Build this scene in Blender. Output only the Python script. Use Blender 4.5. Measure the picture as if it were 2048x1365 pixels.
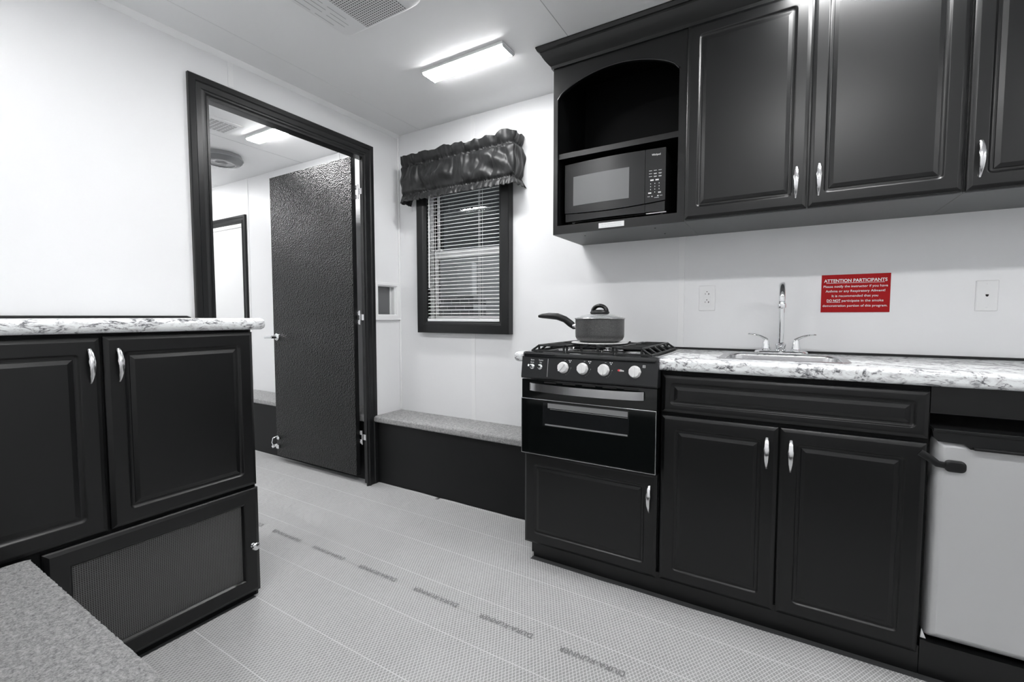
import bpy, bmesh, math, random
from mathutils import Vector, Matrix, noise

random.seed(7)
for o in list(bpy.data.objects):
    bpy.data.objects.remove(o)
scene = bpy.context.scene
col = scene.collection

# ------------------------------------------------------------ camera
CAM = Vector((2.2078, -2.2284, 1.0625))
YAW, PITCH, FPX = math.radians(30.8742), math.radians(-3.1113), 905.4
fw = Vector((-math.sin(YAW)*math.cos(PITCH), math.cos(YAW)*math.cos(PITCH), math.sin(PITCH)))
rt = Vector((math.cos(YAW), math.sin(YAW), 0))
up = rt.cross(fw)
cd = bpy.data.cameras.new('camera')
cam = bpy.data.objects.new('camera', cd)
col.objects.link(cam)
cam.matrix_world = Matrix(((rt.x, up.x, -fw.x, CAM.x), (rt.y, up.y, -fw.y, CAM.y), (rt.z, up.z, -fw.z, CAM.z), (0, 0, 0, 1)))
cd.sensor_width = 36
cd.lens = FPX/2048*36
cd.clip_start = 0.02
scene.camera = cam

# ------------------------------------------------------------ world, colour management
w = bpy.data.worlds.new('night')
scene.world = w
w.use_nodes = True
w.node_tree.nodes['Background'].inputs[0].default_value = (0.9, 0.95, 1, 1)
w.node_tree.nodes['Background'].inputs[1].default_value = 0.012
vs = scene.view_settings
vs.view_transform = 'Standard'
vs.look = 'None'
vs.gamma = 1
vs.use_curve_mapping = False
vs.exposure = 1.66
LAMP = 27.0          # radiance of the ceiling light diffusers

# ------------------------------------------------------------ materials
def mat(name, color, rough=0.5, metal=0.0, spec=0.5, emit=0, coat=0, bump=None, trans=0, sheen=0):
    m = bpy.data.materials.new(name)
    m.use_nodes = True
    nt = m.node_tree
    b = nt.nodes['Principled BSDF']
    c = color if isinstance(color, tuple) else (color, color, color)
    b.inputs['Base Color'].default_value = (*c, 1)
    b.inputs['Roughness'].default_value = rough
    b.inputs['Metallic'].default_value = metal
    b.inputs['Specular IOR Level'].default_value = spec
    b.inputs['Coat Weight'].default_value = coat
    b.inputs['Transmission Weight'].default_value = trans
    b.inputs['Sheen Weight'].default_value = sheen
    if emit:
        b.inputs['Emission Color'].default_value = (1, 1, 1, 1)
        b.inputs['Emission Strength'].default_value = emit
    if bump:
        scale, strength, dist = bump
        tc = nt.nodes.new('ShaderNodeTexCoord')
        n = nt.nodes.new('ShaderNodeTexNoise')
        n.inputs['Scale'].default_value = scale
        n.inputs['Detail'].default_value = 4
        bp = nt.nodes.new('ShaderNodeBump')
        bp.inputs['Strength'].default_value = strength
        bp.inputs['Distance'].default_value = dist
        nt.links.new(tc.outputs['Object'], n.inputs['Vector'])
        nt.links.new(n.outputs['Fac'], bp.inputs['Height'])
        nt.links.new(bp.outputs['Normal'], b.inputs['Normal'])
    return m

class NT:
    """small node-graph helper"""
    def __init__(s, m):
        s.nt = m.node_tree
        s.b = s.nt.nodes['Principled BSDF']
    def n(s, t, **kw):
        nd = s.nt.nodes.new(t)
        for k, v in kw.items():
            setattr(nd, k, v)
        return nd
    def l(s, a, b):
        s.nt.links.new(a, b)
    def math(s, op, a, b=None, c=None):
        nd = s.n('ShaderNodeMath', operation=op)
        for i, v in enumerate((a, b, c)):
            if v is None: continue
            if isinstance(v, (int, float)): nd.inputs[i].default_value = v
            else: s.l(v, nd.inputs[i])
        return nd.outputs[0]
    def noise(s, vec, scale, detail=4, rough=.5, dist=0):
        nd = s.n('ShaderNodeTexNoise')
        nd.inputs['Scale'].default_value = scale
        nd.inputs['Detail'].default_value = detail
        nd.inputs['Roughness'].default_value = rough
        nd.inputs['Distortion'].default_value = dist
        if vec is not None: s.l(vec, nd.inputs['Vector'])
        return nd.outputs['Fac']
    def ramp(s, fac, stops):
        nd = s.n('ShaderNodeValToRGB')
        cr = nd.color_ramp
        while len(cr.elements) < len(stops): cr.elements.new(.5)
        for e, (p, v) in zip(cr.elements, stops):
            e.position = p
            e.color = (v, v, v, 1) if not isinstance(v, tuple) else (*v, 1)
        s.l(fac, nd.inputs[0])
        return nd.outputs[0]
    def obj(s):
        return s.n('ShaderNodeTexCoord').outputs['Object']
    def bump(s, h, strength, dist):
        nd = s.n('ShaderNodeBump')
        nd.inputs['Strength'].default_value = strength
        nd.inputs['Distance'].default_value = dist
        s.l(h, nd.inputs['Height'])
        s.l(nd.outputs[0], s.b.inputs['Normal'])

WALL = mat('white_wall_panel', (.835, .84, .85), .42, bump=(90, .12, .002))
CEIL = mat('white_ceiling_panel', (.80, .805, .81), .55, bump=(60, .08, .002))
TRIMW = mat('white_batten', (.86, .865, .87), .4)
CAB = mat('charcoal_cabinet_foil', (.0028, .003, .0033), .34, spec=.48, bump=(260, .06, .0004))
CABIN = mat('cabinet_interior', (.005, .0053, .0055), .5, spec=.15)
CROWN = mat('charcoal_moulding', (.008, .0085, .0085), .36, spec=.4, bump=(30, .3, .002))
CASING = mat('charcoal_door_casing', (.008, .0085, .009), .33, spec=.4, bump=(40, .15, .001))
DARKPANEL = mat('black_bench_panel', (.008, .0085, .009), .6, spec=.3)
STEEL = mat('brushed_steel', (.62, .62, .63), .27, metal=1, bump=(200, .05, .0005))
SATIN = mat('satin_nickel', (.78, .78, .79), .22, metal=1)
CHROME = mat('chrome', (.85, .86, .87), .06, metal=1)
BLACKGLOSS = mat('black_enamel', (.010, .011, .012), .13, coat=.8)
BLACKPANEL = mat('black_control_panel', (.015, .016, .0175), .36, spec=.4)
GRATE = mat('cast_iron_grate', (.012, .013, .0135), .42, spec=.4, bump=(300, .2, .0006))
BLACKGLASS = mat('black_oven_glass', (.004, .005, .005), .07, spec=.6)
OVENWIN = mat('oven_window_glass', (.012, .013, .014), .05, spec=.8)
BLACKPLASTIC = mat('black_plastic', (.010, .0105, .011), .35, spec=.4)
MWBODY = mat('microwave_black', (.012, .0125, .013), .38, spec=.45)
MWDOOR = mat('microwave_door', (.012, .0125, .013), .34, spec=.5)
MWSCREEN = mat('microwave_window_mesh', (.16, .163, .167), .42, spec=.6)
WHITEPLASTIC = mat('white_plastic', (.82, .825, .83), .35)
KNOB = mat('white_knob', (.78, .78, .78), .3)
INK = mat('white_ink', (.8, .8, .8), .5)
DARKINK = mat('dark_print', (.20, .20, .205), .6)
GREYINK = mat('faint_grey_print', (.5, .5, .52), .6)
RED = mat('red_sign', (.37, .010, .012), .6, spec=.15)
REDSPOT = mat('red_spot', (.6, .05, .06), .5)
SLAT = mat('white_vinyl_slat', (.85, .855, .86), .4)
FRIDGE = mat('silver_fridge_door', (.60, .605, .61), .40, metal=.3, bump=(400, .05, .0004))
RUBBER = mat('grey_gasket', (.22, .22, .225), .5)
DARKHOLE = mat('dark_hole', (.01, .01, .01), .8)
SLOTG = mat('grey_slot', (.45, .455, .46), .8)
JOINT = mat('pale_joint', (.68, .685, .69), .6)
GLOW = mat('lamp_diffuser', (.9, .9, .9), .5, emit=LAMP)
HOUSING = mat('white_light_housing', (.75, .755, .76), .4)
TRANSPL = mat('clear_end_cap', (.6, .61, .62), .2)
DISC = mat('white_metal_disc', (.75, .75, .75), .3, metal=.2)
PAN = mat('speckled_nonstick', (.075, .077, .08), .36, metal=.3)
LIDG = mat('glass_lid', (.85, .87, .88), .05, trans=.85)
FANM = mat('grey_smoked_plastic', (.16, .165, .17), .22)
FANR = mat('grey_fan_rim', (.30, .305, .31), .35)
SMALLPANE = mat('grey_obscure_pane', (.13, .133, .137), .22, spec=.6)
CURTAIN = mat('charcoal_satin', (.012, .0125, .013), .45, spec=.4, sheen=.08)
EXTDARK = mat('dark_ground', (.03, .03, .03), .9)
EXTPALE = mat('pale_shed_wall', (.5, .505, .51), .8, bump=(20, .3, .01))
UNDERSIDE = mat('cabinet_underside', (.12, .123, .127), .5)

# hammered black door skin
DOORSKIN = mat('black_pebbled_door', (.003, .0032, .0034), .25, spec=.38)
g = NT(DOORSKIN)
v = g.n('ShaderNodeTexVoronoi'); v.inputs['Scale'].default_value = 120
g.l(g.obj(), v.inputs['Vector'])
g.bump(g.math('ADD', v.outputs['Distance'], g.noise(g.obj(), 110, 3)), .8, .0042)

# speckled saucepan
g = NT(PAN)
g.l(g.ramp(g.noise(g.obj(), 700, 2), [(.45, .05), (.62, .15)]), g.b.inputs['Base Color'])

# granite-look laminate
MARBLE = mat('white_granite_laminate', .8, .22)
g = NT(MARBLE)
oc = g.obj()
mp = g.n('ShaderNodeMapping'); g.l(oc, mp.inputs[0])
mp.inputs['Rotation'].default_value = (.45, -.45, .3)
mp.inputs['Scale'].default_value = (1, 1, 2.2)
big = g.noise(mp.outputs[0], 5.5, 6, .62, 1.1)
fine = g.noise(mp.outputs[0], 26, 8, .72, .8)
spk = g.noise(mp.outputs[0], 60, 5, .7, .4)
vein = g.math('ABSOLUTE', g.math('SUBTRACT', big, .5))
veinr = g.ramp(vein, [(0.0, .0), (.03, 1)])
finer = g.ramp(fine, [(.31, .10), (.43, .70), (.52, 1)])
spkr = g.ramp(spk, [(.30, .05), (.38, 1)])
mx = g.math('MULTIPLY', g.math('MAXIMUM', veinr, g.ramp(fine, [(.42, 0), (.6, 1)])), finer)
mx = g.math('MULTIPLY', mx, spkr)
g.l(g.ramp(mx, [(0, (.05, .052, .056)), (.38, (.33, .335, .35)), (.74, (.72, .725, .735)), (1, (.88, .905, .91))]), g.b.inputs['Base Color'])

# grey carpet
CARPET = mat('grey_carpet', .3, .95, spec=.1)
g = NT(CARPET)
oc = g.obj()
n1 = g.noise(oc, 230, 6, .75)
n2 = g.noise(oc, 75, 5, .65)
s = g.math('ADD', g.math('MULTIPLY', n1, .65), g.math('MULTIPLY', n2, .35))
g.l(g.ramp(s, [(.33, .13), (.46, .34), (.6, .58)]), g.b.inputs['Base Color'])
g.bump(n1, .9, .006)

# perforated mesh of the left cabinet's vent door
MESHM = mat('perforated_black_mesh', .05, .4)
g = NT(MESHM)
sp = g.n('ShaderNodeSeparateXYZ'); g.l(g.obj(), sp.inputs[0])
P = 2*math.pi/.0054
sy = g.math('SINE', g.math('MULTIPLY', sp.outputs['Y'], P))
sz = g.math('SINE', g.math('MULTIPLY', sp.outputs['Z'], P))
dot = g.math('MULTIPLY', sy, sz)
dd = g.math('MAXIMUM', sy, sz)
g.l(g.ramp(g.math('MULTIPLY_ADD', dd, .5, .5), [(.45, .004), (.85, .11)]), g.b.inputs['Base Color'])
g.bump(dd, .5, .001)
MESHM.node_tree.nodes['Principled BSDF'].inputs['Roughness'].default_value = .38

# perforated ceiling grille
GRILLE = mat('white_perforated_grille', .6, .5)
g = NT(GRILLE)
sp = g.n('ShaderNodeSeparateXYZ'); g.l(g.obj(), sp.inputs[0])
P = 2*math.pi/.0105
a = g.math('SINE', g.math('MULTIPLY', sp.outputs['X'], P))
b_ = g.math('SINE', g.math('MULTIPLY', sp.outputs['Y'], P))
g.l(g.ramp(g.math('MULTIPLY_ADD', g.math('ADD', a, b_), .25, .5), [(.55, .62), (.78, .06)]), g.b.inputs['Base Color'])

# reinforced floor film: diagonal threads plus long seams
FILM = mat('reinforced_floor_film', .5, .38, spec=.35)
g = NT(FILM)
oc = g.obj()
wob = g.n('ShaderNodeTexNoise'); wob.inputs['Scale'].default_value = 2.2; wob.inputs['Detail'].default_value = 2
g.l(oc, wob.inputs['Vector'])
vm = g.n('ShaderNodeVectorMath', operation='MULTIPLY_ADD')
g.l(wob.outputs['Color'], vm.inputs[0]); vm.inputs[1].default_value = (.02, .02, 0); g.l(oc, vm.inputs[2])
sp = g.n('ShaderNodeSeparateXYZ'); g.l(vm.outputs[0], sp.inputs[0])
sp0 = g.n('ShaderNodeSeparateXYZ'); g.l(oc, sp0.inputs[0])
def thread(ang, pitch, width):
    nx, ny = math.cos(ang), math.sin(ang)
    t = g.math('ADD', g.math('MULTIPLY', sp.outputs['X'], nx/pitch), g.math('MULTIPLY', sp.outputs['Y'], ny/pitch))
    f = g.math('ABSOLUTE', g.math('SUBTRACT', g.math('FRACT', t), .5))
    return g.ramp(f, [(0, 1), (width, .75), (width*2.0, 0)])
t1 = thread(math.radians(29), .0105, .055)
t2 = thread(math.radians(-33), .0105, .055)
ls = g.math('ABSOLUTE', g.math('SUBTRACT', g.math('FRACT', g.math('MULTIPLY_ADD', sp0.outputs['Y'], 1/.213, .662/.213+.5)), .5))
seam = g.ramp(ls, [(0, 1), (.003, .9), (.007, 0)])
th = g.math('MAXIMUM', g.math('MAXIMUM', t1, t2), seam)
dirt = g.noise(oc, 55, 5, .7)
dirt2 = g.noise(oc, 2.4, 4, .6)
base = g.math('ADD', g.math('MULTIPLY', dirt, .22), g.math('MULTIPLY', dirt2, .18))
basec = g.ramp(base, [(.1, .25), (.3, .42)])
mixn = g.n('ShaderNodeMix', data_type='RGBA')
g.l(th, mixn.inputs[0]); g.l(basec, mixn.inputs[6]); mixn.inputs[7].default_value = (.70, .705, .71, 1)
g.l(mixn.outputs[2], g.b.inputs['Base Color'])
wr = g.noise(oc, 7, 3, .55, 1.5)
g.bump(g.math('ADD', g.math('MULTIPLY', wr, 3.0), g.math('MULTIPLY', th, .12)), .45, .004)

FLOOR = mat('dark_vinyl_floor', (.045, .046, .048), .5, bump=(40, .1, .002))

GLASS = bpy.data.materials.new('window_glass')
GLASS.use_nodes = True
nt = GLASS.node_tree
nt.nodes.clear()
out = nt.nodes.new('ShaderNodeOutputMaterial')
mix = nt.nodes.new('ShaderNodeMixShader')
fr = nt.nodes.new('ShaderNodeFresnel'); fr.inputs[0].default_value = 1.42
tr = nt.nodes.new('ShaderNodeBsdfTransparent'); tr.inputs[0].default_value = (.8, .82, .83, 1)
gl = nt.nodes.new('ShaderNodeBsdfGlossy'); gl.inputs['Roughness'].default_value = .03
nt.links.new(fr.outputs[0], mix.inputs[0]); nt.links.new(tr.outputs[0], mix.inputs[1])
nt.links.new(gl.outputs[0], mix.inputs[2]); nt.links.new(mix.outputs[0], out.inputs[0])

BLOCKS = mat('dark_masonry', .1, .8)
g = NT(BLOCKS)
br = g.n('ShaderNodeTexBrick')
mp = g.n('ShaderNodeMapping'); g.l(g.obj(), mp.inputs[0]); mp.inputs['Rotation'].default_value = (math.radians(90), 0, 0)
g.l(mp.outputs[0], br.inputs['Vector'])
br.inputs['Scale'].default_value = 4.2
br.inputs['Mortar Size'].default_value = .018
br.inputs['Color1'].default_value = (.05, .05, .052, 1)
br.inputs['Color2'].default_value = (.08, .08, .083, 1)
br.inputs['Mortar'].default_value = (.35, .35, .36, 1)
g.l(br.outputs[0], g.b.inputs['Base Color'])

# ------------------------------------------------------------ builders
def obj(name, bm, m, parent=None, smooth=True, angle=35):
    bmesh.ops.remove_doubles(bm, verts=bm.verts, dist=1e-6)
    bmesh.ops.recalc_face_normals(bm, faces=bm.faces)
    me = bpy.data.meshes.new(name)
    bm.to_mesh(me); bm.free()
    if m is not None: me.materials.append(m)
    if smooth:
        me.polygons.foreach_set('use_smooth', [True]*len(me.polygons))
        me.set_sharp_from_angle(angle=math.radians(angle))
    o = bpy.data.objects.new(name, me)
    col.objects.link(o)
    if smooth and len(me.polygons) < 3000:
        wn = o.modifiers.new('weighted_normals', 'WEIGHTED_NORMAL'); wn.keep_sharp = True; wn.weight = 100
    if parent is not None:
        o.parent = parent
        if parent.type == 'EMPTY' and parent.parent is None:
            o.matrix_parent_inverse = Matrix.Translation(-parent.location)
    return o

def tag(o, label, cat, group=None, kind=None):
    o['label'] = label; o['category'] = cat
    if group: o['group'] = group
    if kind: o['kind'] = kind
    return o

def struct(o, label=None):
    o['kind'] = 'structure'
    if label: o['label'] = label
    return o

def empty(name, loc, label=None, cat=None, group=None):
    o = bpy.data.objects.new(name, None)
    o.empty_display_size = .05
    col.objects.link(o)
    o.location = loc
    if label: tag(o, label, cat, group)
    return o

def B(): return bmesh.new()

def box(bm, x0, x1, y0, y1, z0, z1, bev=0, seg=2):
    vs_ = [bm.verts.new((x, y, z)) for z in (z0, z1) for y in (y0, y1) for x in (x0, x1)]
    f = [(0, 2, 3, 1), (4, 5, 7, 6), (0, 1, 5, 4), (2, 6, 7, 3), (0, 4, 6, 2), (1, 3, 7, 5)]
    fs = [bm.faces.new([vs_[i] for i in q]) for q in f]
    if bev:
        es = list({e for fc in fs for e in fc.edges})
        bmesh.ops.bevel(bm, geom=es, offset=bev, segments=seg, profile=.5, affect='EDGES')
    return bm

def bx(x0, x1, y0, y1, z0, z1, bev=0, seg=2):
    return box(B(), x0, x1, y0, y1, z0, z1, bev, seg)

def prism(bm, pts, f0, f1):
    """polygon pts (2-D) extruded between mapping f0 and f1"""
    a = [bm.verts.new(f0(*p)) for p in pts]
    b = [bm.verts.new(f1(*p)) for p in pts]
    bm.faces.new(a); bm.faces.new(b[::-1])
    n = len(pts)
    for i in range(n):
        bm.faces.new([a[i], a[(i+1) % n], b[(i+1) % n], b[i]])
    return bm

def rrect(u0, u1, v0, v1, r, n=4):
    r = max(r, .0003)
    pts = []
    for cx, cy, a0 in ((u1-r, v1-r, 0), (u0+r, v1-r, 90), (u0+r, v0+r, 180), (u1-r, v0+r, 270)):
        for k in range(n+1):
            a = math.radians(a0+90*k/n)
            pts.append((cx+r*math.cos(a), cy+r*math.sin(a)))
    return pts

def loops(bm, u0, u1, v0, v1, prof, f, cap0=True, cap1=True, n=4):
    """concentric rounded rectangles; prof = (inset, depth, radius)"""
    prev = None; first = None
    for ins, d, r in prof:
        ring = [bm.verts.new(f(a, b, d)) for a, b in rrect(u0+ins, u1-ins, v0+ins, v1-ins, r, n)]
        if prev:
            m_ = len(ring)
            for i in range(m_):
                bm.faces.new([prev[i], prev[(i+1) % m_], ring[(i+1) % m_], ring[i]])
        else: first = ring
        prev = ring
    if cap0: bm.faces.new(first)
    if cap1: bm.faces.new(prev)
    return bm

def lathe(bm, prof, c, axis='z', seg=32, caps=True):
    """prof = (radius, height) along the axis"""
    rings = []
    for r, h in prof:
        ring = []
        for k in range(seg):
            a = 2*math.pi*k/seg
            p, q = r*math.cos(a), r*math.sin(a)
            if axis == 'z': v_ = (c[0]+p, c[1]+q, c[2]+h)
            elif axis == 'y': v_ = (c[0]+p, c[1]+h, c[2]+q)
            else: v_ = (c[0]+h, c[1]+p, c[2]+q)
            ring.append(bm.verts.new(v_))
        rings.append(ring)
    for a, b in zip(rings, rings[1:]):
        for i in range(seg):
            bm.faces.new([a[i], a[(i+1) % seg], b[(i+1) % seg], b[i]])
    if caps:
        bm.faces.new(rings[0]); bm.faces.new(rings[-1])
    return bm

def sweep(bm, pts, rad, seg=12, side=None, cap=True):
    """tube along pts; rad = number or list of numbers / (a, b) ellipse radii"""
    pts = [Vector(p) for p in pts]
    n = len(pts)
    if not isinstance(rad, (list,)): rad = [rad]*n
    rings = []
    ref = Vector(side) if side else None
    for i, p in enumerate(pts):
        t = (pts[min(i+1, n-1)]-pts[max(i-1, 0)]).normalized()
        if ref is None:
            ref = Vector((0, 0, 1)) if abs(t.z) < .9 else Vector((1, 0, 0))
        s_ = (ref - t*ref.dot(t)).normalized()
        if side is None: ref = s_
        b = t.cross(s_)
        ra, rb = rad[i] if isinstance(rad[i], tuple) else (rad[i], rad[i])
        rings.append([bm.verts.new(p + s_*ra*math.cos(2*math.pi*k/seg) + b*rb*math.sin(2*math.pi*k/seg)) for k in range(seg)])
    for a, b in zip(rings, rings[1:]):
        for i in range(seg):
            bm.faces.new([a[i], a[(i+1) % seg], b[(i+1) % seg], b[i]])
    if cap:
        bm.faces.new(rings[0]); bm.faces.new(rings[-1])
    return bm

FX = lambda y, s=-1: (lambda u, v, d: (u, y+s*d, v))       # face in the xz plane, depth towards -y
FYp = lambda x: (lambda u, v, d: (x+d, u, v))              # face in the yz plane, depth towards +x

def raised(T, F):
    return [(0, 0, 0), (0, T-.006, 0), (.0035, T-.003, 0), (.011, T-.0006, 0), (.0125, T, 0), (F-.003, T, .013), (F-.001, T-.0006, .013), (F+.0005, T-.002, .012),
            (F+.0025, T-.0045, .010), (F+.005, T-.006, .008), (F+.009, T-.0065, .004), (F+.012, T-.0062, .001), (F+.013, T-.004, .0005), (F+.024, T-.0008, .0005), (F+.0255, T, .0005)]

def raised_door(name, u0, u1, v0, v1, f, parent, T=.018, F=.047, m=CAB):
    return obj(name, loops(B(), u0, u1, v0, v1, raised(T, F), f), m, parent, angle=28)

def pull(u, v0, v1, f, parent, w=.0065, m=SATIN):
    """arched satin pull between heights v0 and v1 on face f"""
    pts, rad = [], []
    N = 18
    for i in range(N+1):
        t = i/N
        d = .020*math.sin(math.pi*t)**.75+.0015
        pts.append(f(u, v1+(v0-v1)*t, d))
        ww = w*(.55+.55*math.sin(math.pi*min(1, .12+t*.95))**.8)
        if abs(t-.36) < .03: ww *= 1.12
        rad.append((ww, .0032))
    s0 = Vector(f(u+1, v0, 0))-Vector(f(u, v0, 0))
    o = obj('handle', sweep(B(), pts, rad, 12, side=s0), m, parent)
    return o

def text(name, s, f, u, v, width=None, height=.02, m=INK, parent=None, bold=0, align='CENTER', thick=.0004):
    cu = bpy.data.curves.new(name, 'FONT')
    cu.body = s; cu.size = 1; cu.align_x = align; cu.offset = bold; cu.resolution_u = 3
    cu.extrude = 0
    t = bpy.data.objects.new(name, cu)
    col.objects.link(t)
    dg = bpy.context.evaluated_depsgraph_get()
    me = bpy.data.meshes.new_from_object(t.evaluated_get(dg))
    bpy.data.objects.remove(t)
    xs = [q.co.x for q in me.vertices]
    w_ = max(xs)-min(xs)
    sx = width/w_ if width else height/.72
    sy = height/.72
    cx = (max(xs)+min(xs))/2 if align == 'CENTER' else min(xs)
    for q in me.vertices:
        q.co = Vector(f(u+(q.co.x-cx)*sx, v+q.co.y*sy, thick))
    me.materials.append(m)
    me.name = name
    o = bpy.data.objects.new(name, me)
    col.objects.link(o)
    if parent is not None:
        o.parent = parent
        if parent.type == 'EMPTY' and parent.parent is None:
            o.matrix_parent_inverse = Matrix.Translation(-parent.location)
    return o

H = 2.246
# ------------------------------------------------------------ ceiling lights (seen and inferred lamps, plus unseen ones added for brightness)
def ceiling_light(x0, y0, label):
    L, W = .45, .098
    t = empty('ceiling_light', (x0+L/2, y0+W/2, H), label, 'light', 'slim white ceiling lights')
    obj('housing', bx(x0-.006, x0+L+.006, y0-.003, y0+W+.003, H-.013, H, .002), HOUSING, t)
    bm = B()
    prism(bm, [(y0+.001, H-.0105), (y0+.007, H-.019), (y0+W-.007, H-.019), (y0+W-.001, H-.0105)],
          lambda y, z: (x0, y, z), lambda y, z: (x0+L, y, z))
    obj('diffuser', bm, GLOW, t, smooth=False)
    for xa in (x0-.007, x0+L):
        bm = B()
        prism(bm, [(y0, H-.010), (y0+.006, H-.021), (y0+W-.006, H-.021), (y0+W, H-.010)],
              lambda y, z: (xa, y, z), lambda y, z: (xa+.007, y, z))
        obj('end_cap', bm, TRANSPL, t, smooth=False)
ceiling_light(.687, -.524, 'slim glowing ceiling light between the air vent and the window')
ceiling_light(.687, -1.79, 'slim ceiling light behind the air vent, near the left cabinet')
ceiling_light(2.20, -.56, 'slim ceiling light in front of the upper cabinet doors, above the sink')
ceiling_light(2.13, -1.79, 'slim ceiling light over the bench, facing the sink cabinet')
ceiling_light(3.5, -1.79, 'unseen slim ceiling light added at the right end of the room, over the bench')  # out of view, added to keep the right end bright
ceiling_light(-.86, -.512, 'slim glowing ceiling light in the next room, seen through the doorway')
ceiling_light(-.86, -1.79, 'unseen slim ceiling light added at the hidden side of the next room')  # unseen fixture added for more light in the next room

ceiling_light(-2.62, -.512, 'unseen slim ceiling light added at the hidden far end of the next room, kitchen side')  # hidden extra, added to brighten the next room's walls
ceiling_light(-2.62, -1.79, 'unseen slim ceiling light added at the hidden far end of the next room, bench side')  # second hidden extra brightening the next room
# ------------------------------------------------------------ room shell
XF, XR, YN = -3.4, 4.4, -2.42
struct(obj('floor', bx(XF-.1, XR+.1, YN-.1, .1, -.1, 0), FLOOR, smooth=False))
struct(obj('ceiling', bx(XF-.1, XR+.1, YN-.1, .1, H, H+.08), CEIL, smooth=False))

def wall_with_holes(name, axis, c0, c1, u0, u1, v0, v1, holes):
    """wall slab split round rectangular holes (u0, u1, v0, v1)"""
    us = sorted({u0, u1, *[h[0] for h in holes], *[h[1] for h in holes]})
    vs2 = sorted({v0, v1, *[h[2] for h in holes], *[h[3] for h in holes]})
    bm = B()
    for a, b in zip(us, us[1:]):
        for c, d in zip(vs2, vs2[1:]):
            if any(h[0] <= a and b <= h[1] and h[2] <= c and d <= h[3] for h in holes): continue
            if axis == 'y': box(bm, a, b, c0, c1, c, d)
            else: box(bm, c0, c1, a, b, c, d)
    return struct(obj(name, bm, WALL, smooth=False))

WX0, WX1, WZ0, WZ1 = .262, .838, 1.012, 1.90
wall_with_holes('wall_back', 'y', 0, .07, XF-.1, XR+.1, 0, H, [(WX0, WX1, WZ0, WZ1)])
DY0, DY1, DZ = -1.172, -.262, 2.035
SY0, SY1, SZ0, SZ1 = -.198, -.05, 1.076, 1.256
wall_with_holes('wall_left', 'x', -.05, 0, YN, 0, 0, H, [(DY0, DY1, 0, DZ), (SY0, SY1, SZ0, SZ1)])
struct(obj('wall_front', bx(XF-.1, XR+.1, YN-.1, YN, 0, H), WALL, smooth=False))
struct(obj('wall_right', bx(XR, XR+.1, YN, 0, 0, H), WALL, smooth=False))
struct(obj('wall_far', bx(XF-.1, XF, YN, 0, 0, H), WALL, smooth=False))

n_ = [0]
def trim(bm, m=TRIMW, label=None):
    n_[0] += 1
    return struct(obj('trim_%d' % n_[0], bm, m), label)
for x in (-2.97, -1.78, -.59, .604, 1.797, 2.99):
    bm = B()
    for za, zb in (((0, .962), (1.928, H)) if x == .604 else ((0, H),)):
        box(bm, x-.014, x+.014, -.003, 0, za, zb, .0012)
    trim(bm, label='white vertical batten on the kitchen wall')
for y in (-1.055, -2.25):
    trim(bx(0, .003, y-.012, y+.012, (DZ+.08 if y > -1.2 else 0), H, .0012), label='white vertical batten on the doorway wall')
trim(bx(0, .012, -.012, 0, .44, H, .004), label='white corner strip')
bm = B(); prism(bm, [(0, H), (.020, H), (.016, H-.008), (.006, H-.020), (0, H-.022)], lambda a, z: (a, YN, z), lambda a, z: (a, 0, z))
trim(bm, label='white cove strip above the doorway')
for x in (-2.22, -1.008, .195, 1.395, 2.6, 3.8):
    trim(bx(x-.0015, x+.0015, YN, 0, H-.0006, H), m=SLOTG if x in (1.395, -1.008) else JOINT, label='thin ceiling panel joint')

# ------------------------------------------------------------ floor film
def film():
    bm = B()
    sx = .035
    def grid(x0, x1, y0, y1, edge):
        nx, ny = int((x1-x0)/sx)+1, int((y1-y0)/sx)+1
        vv = []
        for i in range(nx+1):
            r = []
            for j in range(ny+1):
                x, y = x0+(x1-x0)*i/nx, y0+(y1-y0)*j/ny
                z = .0012+.0022*max(0, noise.noise(Vector((x*3.1, y*5.0, 0)))) 
                yy = y
                if j == ny and edge == 'bench' and 0 < x < 1.24:
                    z += .004+.006*abs(noise.noise(Vector((x*4, 3, 1))))
                if j == ny and edge == 'kitchen':
                    yy = y+.004*noise.noise(Vector((x*6, 1, 1)))
                r.append(bm.verts.new((x, yy, z)))
            vv.append(r)
        for i in range(nx):
            for j in range(ny):
                bm.faces.new([vv[i][j], vv[i+1][j], vv[i+1][j+1], vv[i][j+1]])
    grid(1.285, 4.395, -1.87, -.528, 'kitchen')
    grid(.524, 1.285, -1.87, -.226, 'bench')
    grid(-.0, .524, -1.30, -.226, 'bench')
    grid(XF+.01, 0, -2.4, -.226, 'none')
    return bm
fl = obj('floor_film', film(), FILM, angle=60)
tag(fl, 'translucent reinforced protective film with diamond threads covering the floor', 'floor film')
FLR = lambda u, v, d: (u, v, .004+d)
FT = lambda u, v, d: (-u, -v, .0045+d)
for k in range(-1, 9):
    xr = 1.835-.311*k
    if xr > 4.2: continue
    text('printed_word', 'DURA-RUNNER', FT, -(xr-.106), .945, width=.212, height=.022, m=DARKINK, parent=fl)

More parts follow.
